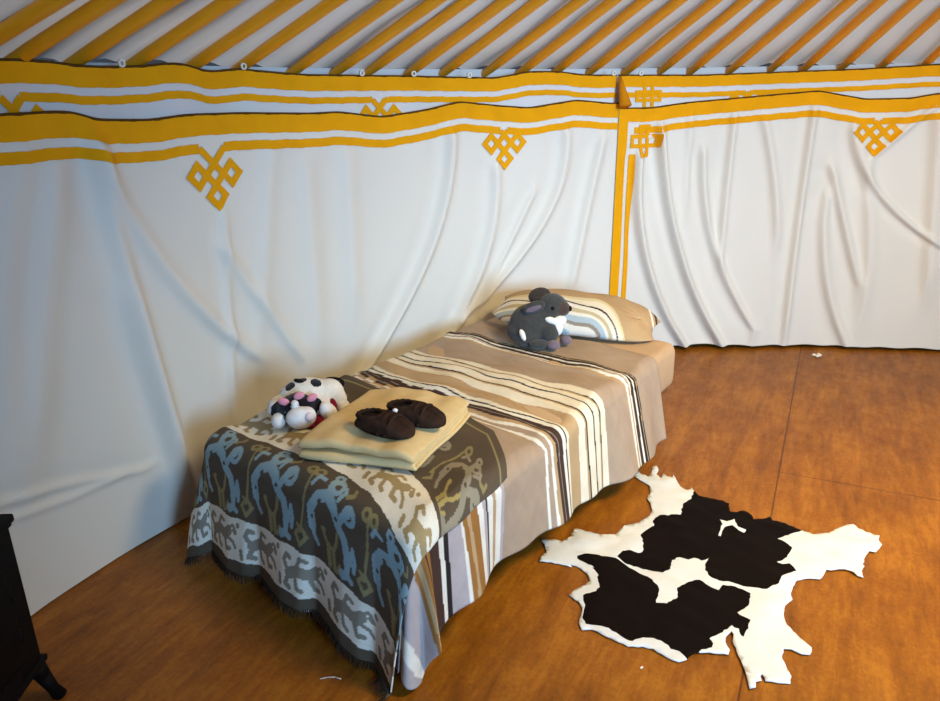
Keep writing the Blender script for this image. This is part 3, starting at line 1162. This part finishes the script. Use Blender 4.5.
def make_slipper(name, loc, rz, label, bead):
    r = empty(name, loc, rz)
    tag(r, label, 'slipper', 'pair of dark knitted slippers on the towel')
    V, f = slipper_upper()
    new_mesh_obj('upper', V, f, M['knit'], r)
    n, m = 40, 8                                         # rolled cuff round the mouth
    V = []
    for i in range(n):
        a = i * 2 * PI / n
        cx, cy = -.048 + .042 * math.cos(a), .033 * math.sin(a)
        cz = .046 + .004 * math.cos(a)
        for j in range(m):
            b = j * 2 * PI / m
            rr = .0075 * (1 + .15 * math.sin(a * 14))
            V.append((cx + rr * math.cos(b) * math.cos(a), cy + rr * math.cos(b) * math.sin(a), cz + rr * math.sin(b)))
    f = [(i * m + j, ((i + 1) % n) * m + j, ((i + 1) % n) * m + (j + 1) % m, i * m + (j + 1) % m) for i in range(n) for j in range(m)]
    new_mesh_obj('cuff', V, f, M['knit'], r)
    bm = bmesh.new()
    bm_ell(bm, (-.048, 0, .038), (.036, .027, .006))
    bm_obj('lining', bm, M['knit_in'], r)
    for xs in (.010, .038):                              # plaited bands across the instep
        bm = bmesh.new()
        pts = [(xs + .006 * math.sin(t), .050 * math.cos(t), .006 + .052 * math.sin(t)) for t in np.linspace(0.08, PI - .08, 18)]
        for q_, (a, b) in enumerate(zip(pts[:-1], pts[1:])): bm_tube(bm, a, b, .0050 + .0012 * (q_ % 2), .0050 + .0012 * ((q_ + 1) % 2), 8)
        bmesh.ops.remove_doubles(bm, verts=bm.verts, dist=.0008)
        bm_obj('band', bm, M['knit'], r)
    bm = bmesh.new()
    V = []
    for zz, sc_ in ((0, .96), (.007, 1.0)):
        for t in np.linspace(0, 2 * PI, 33)[:-1]:
            V.append(bm.verts.new((.102 * math.cos(t) * sc_, (.043 + .006 * math.cos(t)) * math.sin(t) * sc_, zz)))
    bm.faces.new(V[:32][::-1]); bm.faces.new(V[32:])
    for i in range(32): bm.faces.new((V[i], V[(i + 1) % 32], V[32 + (i + 1) % 32], V[32 + i]))
    bm_obj('sole', bm, M['sole'], r)
    if bead:
        bm = bmesh.new()
        bm_ell(bm, bead, (.0085, .0085, .0075), seg=14, rings=10)
        o = bm_obj('button', bm, M['bead'], r)
        o['label'] = 'shiny white button'


zt = ZT + .029 + .073
pA = on_z(384, 425, zt + .02); pB = on_z(415, 415, zt + .02)
make_slipper('slipper', (pA[0], pA[1], zt), math.radians(-30), 'dark brown knitted slipper with shiny white button, nearer the foot of the bed', (.006, .052, .048))
make_slipper('slipper', (pB[0], pB[1], zt), math.radians(-27), 'dark brown knitted slipper lying behind its mate on the towel', None)

# ------------------------------------------------------------------ plush toys
def plush_mat(name, rgb, spots=(), var=.10, bump=.5):
    """spots: (colour, [(centre, radius, squash)]) in object space"""
    k = NT(name)
    c = lin(rgb)
    col = k.mix(k.noise(60, 4), tuple(v * (1 - 2 * var) for v in c), tuple(min(1, v * (1 + var)) for v in c))
    for rgb2, lst in spots:
        acc = None
        for (cx, cy, cz), r in lst:
            d = k.n('ShaderNodeVectorMath', operation='DISTANCE')
            k.l(k.coord('Object'), d.inputs[0])
            d.inputs[1].default_value = (cx, cy, cz)
            dd = k.math('ADD', d.outputs['Value'], k.math('MULTIPLY', k.math('SUBTRACT', k.noise(55, 3), .5), .016))
            s = k.math('LESS_THAN', dd, r)
            acc = s if acc is None else k.math('MAXIMUM', acc, s)
        col = k.mix(acc, col, lin(rgb2))
    k.base(col)
    k.rough(.95, .1)
    k.b.inputs['Sheen Weight'].default_value = .25
    k.bump(k.noise(330, 3, .7), bump, .004)
    return k.m


def blob(name, ells, mat, parent, voxel=.006, smooth=6):
    bm = bmesh.new()
    for e in ells:
        bm_ell(bm, *e)
    o = bm_obj(name, bm, mat, parent)
    m = o.modifiers.new('join', 'REMESH'); m.mode = 'VOXEL'; m.voxel_size = voxel; m.use_smooth_shade = True
    m = o.modifiers.new('soft', 'SMOOTH'); m.factor = .6; m.iterations = smooth
    return o


def ell_obj(name, mat, parent, *ells):
    bm = bmesh.new()
    for e in ells: bm_ell(bm, *e)
    return bm_obj(name, bm, mat, parent)


BLKP = (22, 20, 26)
c0 = on_z(306, 421, ZT + .02)
cow = empty('plush_cow', (c0[0], c0[1], ZT + .022), math.atan2(-c0[0], c0[1]))
cow.scale = (.9, .9, .9)
tag(cow, 'white and black plush cow with pink ears lying by the towel', 'plush toy')
M['cow'] = plush_mat('cow_plush', (236, 228, 214), [(BLKP, [((-.002, .045, .150), .020), ((-.050, .03, .140), .022), ((.052, .03, .138), .022), ((.105, .10, .125), .030), ((-.03, -.045, .092), .052), ((.030, -.045, .088), .036), ((-.085, -.03, .060), .040), ((.02, -.06, .055), .03)])])
blob('body', [((.010, .055, .078), (.106, .072, .072)), ((.095, .055, .082), (.060, .055, .055)), ((.128, .045, .055), (.035, .04, .045)),
              ((-.028, -.025, .072), (.072, .052, .048)), ((.06, .0, .05), (.05, .05, .045)), ((-.095, .02, .055), (.045, .05, .045))], M['cow'], cow)
M['cow_white'] = plush_mat('white_plush', (240, 236, 232))
M['pinkp'] = plush_mat('pink_plush', (232, 150, 168))
M['pale_pink'] = plush_mat('pale_pink_plush', (236, 214, 214))
M['redcloth'] = cloth_mat('crimson_cloth', (128, 22, 52), .15, 30)
o = blob('muzzle', [((-.018, -.085, .050), (.054, .040, .043)), ((.005, -.088, .055), (.035, .036, .036))], M['cow_white'], cow, .005)
no = ell_obj('nose', M['pale_pink'], cow, ((.014, -.118, .062), (.018, .012, .018)))
ell_obj('blaze', M['cow_white'], cow, ((-.034, -.066, .092), (.016, .018, .022)))
for ex, ez, ry in ((-.072, .108, .4), (-.016, .125, -.3), (.030, .112, -.5)):
    ell_obj('ear', M['pinkp'], cow, ((ex, -.055, ez), (.021, .010, .014), (0, ry, 0)))
for ex in (-.052, -.012):
    ell_obj('eye', M['knit_in'], cow, ((ex, -.078, .102), (.006, .005, .007)))
ell_obj('foot', M['cow_white'], cow, ((-.098, -.050, .034), (.027, .036, .028)))
ell_obj('foot', M['cow_white'], cow, ((.086, -.060, .046), (.030, .036, .050), (.2, -.45, 0)))
ell_obj('foot', M['cow_white'], cow, ((.140, .02, .032), (.030, .032, .030)))
ell_obj('scarf', M['redcloth'], cow, ((.048, -.070, .022), (.034, .026, .024)), ((.100, -.005, .05), (.020, .03, .030)), ((.02, -.075, .016), (.03, .02, .016)))
ell_obj('horn', M['knit_in'], cow, ((-.012, .035, .149), (.020, .008, .008), (0, .35, 0)))
ell_obj('tail', M['knit_in'], cow, ((.118, .075, .128), (.030, .008, .008), (0, .15, 0)), ((.148, .06, .112), (.010, .008, .016)))

t0 = on_z(540, 344, ZT + .03)
toy = empty('plush_animal', (t0[0], t0[1] + .06, ZT + .020), math.atan2(-t0[0], t0[1]))
tag(toy, 'dark grey plush animal with white bib and round ears sitting against the pillow', 'plush toy')
M['greyp'] = plush_mat('grey_plush', (66, 66, 64), [((70, 56, 50), [((.115, -.03, .15), .045)])], .22)
M['greyear'] = plush_mat('ear_plush', (66, 56, 48), (), .25)
M['lilac'] = plush_mat('lilac_plush', (112, 98, 110), (), .12)
M['whitep'] = plush_mat('bib_plush', (238, 236, 228))
blob('body', [((-.030, .0, .085), (.100, .085, .092)), ((-.07, .0, .055), (.075, .08, .055)), ((.022, .0, .130), (.070, .065, .065)), ((.055, -.005, .168), (.066, .060, .056)),
              ((.100, -.012, .158), (.036, .038, .034)), ((.045, -.045, .06), (.045, .045, .055)), ((-.05, -.055, .045), (.06, .045, .045))], M['greyp'], toy)
ell_obj('ear', M['greyear'], toy, ((.002, .012, .207), (.050, .020, .038), (0, -.25, 0)))
e2 = ell_obj('ear', M['greyp'], toy, ((-.022, -.062, .176), (.050, .013, .026), (0, -.35, 0)))
i2 = ell_obj('inner_ear', M['lilac'], e2, ((-.024, -.073, .172), (.036, .006, .012), (0, -.35, 0)))
ell_obj('eye', M['bead'] if False else M['knit_in'], toy, ((.058, -.062, .172), (.008, .006, .009)))
ell_obj('nose', M['knit_in'], toy, ((.134, -.020, .160), (.008, .014, .012)))
o = blob('bib', [((.082, -.040, .088), (.024, .030, .046)), ((.055, -.058, .116), (.034, .014, .016), (0, .35, 0)), ((.094, -.036, .112), (.026, .03, .022))], M['whitep'], toy, .004, 4)
ell_obj('hip_patch', M['whitep'], toy, ((-.068, -.092, .060), (.012, .013, .028), (0, -.4, 0)))
ell_obj('foot', M['lilac'], toy, ((.062, -.090, .018), (.030, .040, .018)))
ell_obj('foot', M['lilac'], toy, ((.118, -.030, .020), (.026, .032, .020)))
ell_obj('paw', M['greyp'], toy, ((.0, -.095, .022), (.045, .026, .020)))

# ------------------------------------------------------------------ cowhide
def cowhide():
    def A(l): return [(530 + x / 4.675, 460 + y / 4.675) for x, y in l]
    def B(l): return [(700 + x / 4.675, 460 + y / 4.675) for x, y in l]
    def Cc(l): return [(560 + x / 4.7, 560 + y / 4.7) for x, y in l]
    def D(l): return [(680 + x / 4.675, 550 + y / 4.675) for x, y in l]
    outline = A([(476, 58), (484, 46), (497, 42), (520, 63), (552, 76), (566, 58), (574, 30), (590, 24), (602, 42), (590, 66), (616, 84), (620, 62), (630, 64), (640, 74), (665, 79), (671, 66), (684, 90), (700, 120), (735, 139), (755, 128), (772, 148), (790, 165), (845, 177), (900, 188), (932, 204)]) \
        + B([(134, 212), (142, 240), (172, 242), (205, 234), (240, 254), (252, 275), (310, 272), (325, 261), (340, 280), (400, 295), (470, 325), (530, 346), (575, 342), (602, 340), (640, 320), (690, 302), (716, 299), (742, 322), (790, 342), (838, 356), (836, 380), (849, 395), (840, 412), (822, 430), (792, 424), (775, 446), (760, 488), (769, 496), (755, 520), (763, 551), (735, 540), (700, 515), (650, 510), (612, 515), (592, 510), (578, 540), (560, 556), (500, 551), (455, 560), (436, 588), (425, 622), (432, 650), (400, 675)]) \
        + D([(488, 268), (484, 300), (500, 348), (560, 408), (617, 455), (608, 487), (570, 484), (520, 462), (482, 460), (478, 510), (500, 550), (521, 588), (518, 622), (460, 617), (400, 611), (386, 578), (376, 588), (382, 610), (356, 615), (354, 640), (326, 646), (314, 600), (290, 530), (265, 470), (246, 425), (250, 398), (241, 380), (214, 405), (212, 430), (232, 466), (226, 488), (160, 484), (95, 478)]) \
        + Cc([(640, 432), (610, 448), (594, 466), (560, 476), (525, 466), (480, 441), (440, 416), (390, 406), (320, 402), (260, 376), (200, 346), (150, 322), (102, 326), (88, 292), (96, 260), (106, 225), (88, 192), (40, 162), (60, 144), (120, 116), (141, 95), (130, 62), (90, 32), (45, 14)]) \
        + A([(195, 497), (150, 486), (100, 476), (43, 471), (47, 450), (76, 430), (70, 395), (48, 369), (120, 370), (150, 379), (185, 360), (210, 317), (236, 322), (262, 331), (330, 346), (400, 346), (440, 305), (510, 290), (556, 260), (571, 230), (561, 200), (547, 180), (561, 160), (560, 120), (530, 101), (495, 78)])
    p1 = A([(772, 120), (755, 180), (738, 190), (714, 215), (704, 258), (660, 256), (612, 260), (574, 285), (580, 308), (532, 340), (518, 352), (530, 395), (528, 428), (505, 436), (470, 426), (432, 432), (408, 456), (440, 484), (500, 500), (560, 520), (620, 526), (656, 514), (662, 472), (700, 459), (740, 470), (768, 458), (800, 471), (838, 462)]) \
        + B([(38, 462), (28, 482), (24, 510), (44, 550), (90, 570), (150, 579), (240, 596), (310, 605), (368, 580), (380, 550), (402, 534), (450, 520), (420, 484), (385, 488), (358, 478), (390, 465), (415, 440), (431, 410), (400, 385), (362, 370), (400, 354), (455, 338), (490, 320), (440, 270), (330, 240), (250, 230), (130, 180), (0, 140)])
    p2 = A([(220, 447), (270, 440), (320, 446), (400, 464), (450, 494), (500, 524), (560, 556), (597, 590), (604, 620), (590, 668), (640, 673), (690, 642), (688, 602), (740, 572), (790, 566), (848, 600)]) \
        + D([(180, 190), (200, 167), (240, 171), (290, 186), (329, 206), (325, 252), (300, 280), (268, 296), (326, 332), (310, 380), (298, 408), (285, 400), (274, 372), (240, 355), (200, 384), (140, 414), (156, 438), (150, 456), (90, 474)]) \
        + Cc([(648, 440), (600, 472), (584, 450), (560, 430), (520, 418), (490, 393), (440, 372), (390, 368), (340, 381), (280, 355), (230, 325), (180, 311), (120, 300), (106, 260), (117, 222), (108, 166), (170, 149), (184, 130), (176, 62), (150, 36)]) \
        + A([(300, 505), (258, 482), (222, 462)])
    star = B([(92, 284), (125, 293), (160, 277), (176, 315), (216, 327), (206, 341), (180, 331), (150, 310), (112, 320), (96, 362), (84, 358), (104, 308)])
    to_w = lambda pl: np.array([on_z(x, y, .008)[:2] for x, y in pl])

    def rough(pl, step, jit):
        out = []
        n = len(pl)
        for i in range(n):
            a, b = pl[i], pl[(i + 1) % n]
            m = max(1, int(np.linalg.norm(b - a) / step))
            nrm = np.array([-(b - a)[1], (b - a)[0]]); nrm = nrm / (np.linalg.norm(nrm) + 1e-9)
            for j in range(m):
                t = j / m
                out.append(a * (1 - t) + b * t + nrm * rng.normal(0, jit) * (1 if j else .4))
        return np.array(out)
    ol = rough(to_w(outline), .012, .0013)
    q1 = rough(to_w(p1), .010, .0018); q2 = rough(to_w(p2), .010, .0018); st = rough(to_w(star), .010, .001)

    def inside(pts, poly):
        x, y = pts[:, 0], pts[:, 1]
        r = np.zeros(len(pts), bool)
        n = len(poly)
        for i in range(n):
            x0, y0 = poly[i]; x1, y1 = poly[(i + 1) % n]
            c = ((y0 > y) != (y1 > y))
            with np.errstate(divide='ignore', invalid='ignore'):
                r ^= c & (x < (x1 - x0) * (y - y0) / (y1 - y0 + 1e-15) + x0)
        return r
    lo, hi = ol.min(0), ol.max(0)
    gx, gy = np.meshgrid(np.arange(lo[0], hi[0], .016), np.arange(lo[1], hi[1], .016))
    g = np.stack([gx.ravel(), gy.ravel()], 1) + rng.uniform(-.004, .004, (gx.size, 2))
    g = g[inside(g, ol)]
    pts = []; edges = []
    for pl in (ol, q1, q2, st):
        k = len(pts)
        pts += [Vector(p) for p in pl]
        edges += [(k + i, k + (i + 1) % len(pl)) for i in range(len(pl))]
    pts += [Vector(p) for p in g]
    v, e, f, *_ = delaunay_2d_cdt(pts, edges, [], 0, 1e-6)
    v = np.array([(p.x, p.y) for p in v])
    f = np.array([t for t in f if len(t) == 3])
    cen = v[f].mean(1)
    keep = inside(cen, ol)
    f = f[keep]; cen = cen[keep]
    blk = (inside(cen, q1) | inside(cen, q2)) & ~inside(cen, st)
    # distance to the outline for the curled rim
    d = np.min(np.hypot(v[:, None, 0] - ol[None, ::2, 0], v[:, None, 1] - ol[None, ::2, 1]), 1)
    z = .0062 + .0022 * np.clip(d / .05, 0, 1) + .007 * np.abs(fbm2(v[:, 0] * 14, v[:, 1] * 14)) * np.clip(d / .04, 0, 1)
    z += .007 * np.clip(1 - d / .02, 0, 1) * np.clip(fbm2(v[:, 0] * 9 + 2, v[:, 1] * 11), 0, 1)
    ctr = ol.mean(0)
    P = np.stack([v[:, 0] - ctr[0], v[:, 1] - ctr[1], z], 1)
    def fur(name, c0_, c1_, c2_):
        k = NT(name)
        n1 = k.noise(7, 4, .6); n2 = k.noise(1.0, 3, .6, k.mapping(k.coord('Object'), (60, 160, 60), (0, 0, .5)))
        c = k.mix(n1, lin(c0_), lin(c1_))
        c = k.mix(k.math('MULTIPLY', n2, .35), c, lin(c2_))
        k.base(c); k.rough(.7, .06)
        k.bump(n2, .35, .004)
        return k.m
    o = new_mesh_obj('cowhide_rug', P, f, [fur('white_hide', (196, 204, 214), (232, 236, 240), (200, 188, 166)), fur('black_hide', (8, 6, 7), (24, 13, 8), (5, 5, 7))])
    o.data.polygons.foreach_set('material_index', blk.astype(np.int32))
    bm = bmesh.new(); bm.from_mesh(o.data)
    bmesh.ops.delete(bm, geom=[x for x in bm.verts if not x.link_faces], context='VERTS')
    bmesh.ops.recalc_face_normals(bm, faces=bm.faces)
    if sum(x.normal.z for x in bm.faces) < 0:
        bmesh.ops.reverse_faces(bm, faces=bm.faces)
    bm.to_mesh(o.data); bm.free()
    o.location = (ctr[0], ctr[1], 0)
    m = o.modifiers.new('thick', 'SOLIDIFY'); m.thickness = .003; m.offset = -1
    tag(o, 'black and white cowhide rug lying flat on the plywood floor', 'rug')


cowhide()

# ------------------------------------------------------------------ stove at the left edge
def stove():
    k = NT('black_cast_iron')
    k.base(k.mix(k.noise(20, 3), lin((9, 8, 9)), lin((18, 16, 17))))
    k.rough(.7, .15)
    k.bump(k.noise(180, 2), .15, .002)
    iron = k.m
    k2 = NT('steel_knob'); k2.base(lin((120, 112, 104))); k2.b.inputs['Metallic'].default_value = .8; k2.rough(.4); steel = k2.m
    x1, x0, y0, y1 = 0.0, -.225, -.42, 0.0
    r = empty('black_stove', (-1.14, 1.595, 0), math.radians(2))
    tag(r, 'small black cast-iron stove with splayed legs cut by the left edge', 'stove')
    cx, cy = (x0 + x1) / 2, (y0 + y1) / 2
    bm = bmesh.new(); bm_box(bm, (cx, cy, .331), (.225, .42, .402), 0, .008); bm_obj('body', bm, iron, r)
    bm = bmesh.new(); bm_box(bm, (cx, cy, .543), (.245, .445, .022), 0, .006); bm_box(bm, (cx, cy, .529), (.233, .43, .012), 0, .003); bm_obj('top_plate', bm, iron, r)
    bm = bmesh.new(); bm_box(bm, (cx, cy, .125), (.243, .44, .018), 0, .005); bm_obj('base_plate', bm, iron, r)
    for sx_, sy_ in ((1, 1), (1, -1), (-1, 1), (-1, -1)):
        px_, py_ = cx + sx_ * .098, cy + sy_ * .19
        bm = bmesh.new()
        ps = [(px_, py_, .122, .026), (px_ + sx_ * .010, py_ + sy_ * .008, .08, .020), (px_ + sx_ * .024, py_ + sy_ * .016, .03, .015), (px_ + sx_ * .034, py_ + sy_ * .022, .0, .019)]
        for a, b in zip(ps[:-1], ps[1:]): bm_tube(bm, a[:3], b[:3], a[3], b[3], 10)
        bmesh.ops.remove_doubles(bm, verts=bm.verts, dist=.002)
        bm_obj('leg', bm, iron, r)
    # door on the face towards the room
    bm = bmesh.new(); bm_box(bm, (x1 + .008, cy, .32), (.016, .26, .24), 0, .005)
    dr = bm_obj('door', bm, iron, r)
    bm = bmesh.new(); bm_ell(bm, (x1 + .026, cy - .10, .33), (.012, .012, .012)); bm_tube(bm, (x1 + .012, cy - .10, .33), (x1 + .024, cy - .10, .33), .006, .006)
    bm_obj('knob', bm, iron, dr)
    for yy in (.26, .38):
        bm = bmesh.new(); bm_tube(bm, (x1 + .012, cy + .13, yy - .02), (x1 + .012, cy + .13, yy + .02), .007, .007, 10)
        bm_obj('hinge', bm, iron, dr)
    bm = bmesh.new(); bm_box(bm, (x1 + .006, cy, .165), (.012, .20, .05), 0, .004)
    ap = bm_obj('ash_drawer', bm, iron, r)


stove()

# tiny litter on the floor
lint = NT('pale_thread'); lint.base(lin((225, 215, 200))); lint.rough(.9)
pt = [on_z(x, y, .003) for x, y in ((320, 679), (327, 677.3), (335, 677), (341, 679))]
bm = bmesh.new()
for a, b in zip(pt[:-1], pt[1:]): bm_tube(bm, a, b, .0016, .0016, 6)
tag(bm_obj('thread', bm, lint.m), 'short pale thread on the floor in front of the bed foot', 'thread')
p = on_z(817, 356, .008)
bm = bmesh.new()
for i in range(7): bm_ell(bm, (p[0] + random.uniform(-.02, .02), p[1] + random.uniform(-.012, .012), .010 + random.uniform(-.003, .006)), (.012, .009, .008), seg=10, rings=8)
tag(bm_obj('lint_tuft', bm, lint.m), 'pale fluffy lint tuft on the floor by the curtain hem', 'lint')
p = on_z(641.5, 667.5, .004)
bm = bmesh.new()
bm_ell(bm, (p[0], p[1], .004), (.006, .003, .003), (0, 0, .6), seg=10, rings=8)
tag(bm_obj('crumb', bm, lint.m), 'tiny pale crumb on the floor in front of the cowhide', 'crumb')

# ------------------------------------------------------------------ light
sc_ = bpy.context.scene
w = bpy.data.worlds.new('daylight')
sc_.world = w
w.use_nodes = True
w.node_tree.nodes['Background'].inputs[0].default_value = (.62, .76, 1.0, 1)
w.node_tree.nodes['Background'].inputs[1].default_value = .07


def area(name, loc, target, size, power, col, size_y=None):
    d = bpy.data.lights.new(name, 'AREA')
    d.energy = power; d.color = col; d.size = size
    if size_y: d.shape = 'RECTANGLE'; d.size_y = size_y
    o = bpy.data.objects.new(name, d)
    C.objects.link(o)
    o.location = loc
    o.rotation_euler = (Vector(target) - Vector(loc)).to_track_quat('-Z', 'Y').to_euler()
    return o


d = area('door_daylight', (2.0, -1.9, 1.6), (0.95, 2.9, .95), 1.0, 64, (.36, .64, 1.0), 1.3)
d.data.spread = math.radians(72)
d = area('crown_daylight', (1.65, 1.35, 2.5), (1.6, 2.7, 0), .8, 74, (1.0, .76, .38))
d.data.spread = math.radians(122)
sp_ = bpy.data.lights.new('crown_beam', 'SPOT'); sp_.energy = 42; sp_.color = (1, .95, .86); sp_.spot_size = math.radians(46); sp_.spot_blend = .9; sp_.shadow_soft_size = .12
so = bpy.data.objects.new('crown_beam', sp_); C.objects.link(so)
so.location = (1.75, 1.2, 2.2)
so.rotation_euler = (Vector((3.0, 4.1, 1.45)) - Vector(so.location)).to_track_quat('-Z', 'Y').to_euler()
sun = bpy.data.lights.new('sun', 'SUN'); sun.energy = 3.6; sun.color = (1, .93, .82); sun.angle = .02
so = bpy.data.objects.new('sun', sun); C.objects.link(so)
so.rotation_euler = (Vector((0, 0, 0)) - Vector((.9, .9, .45))).to_track_quat('-Z', 'Y').to_euler()

sc_.view_settings.view_transform = 'Standard'
sc_.view_settings.look = 'None'
sc_.view_settings.exposure = -0.05
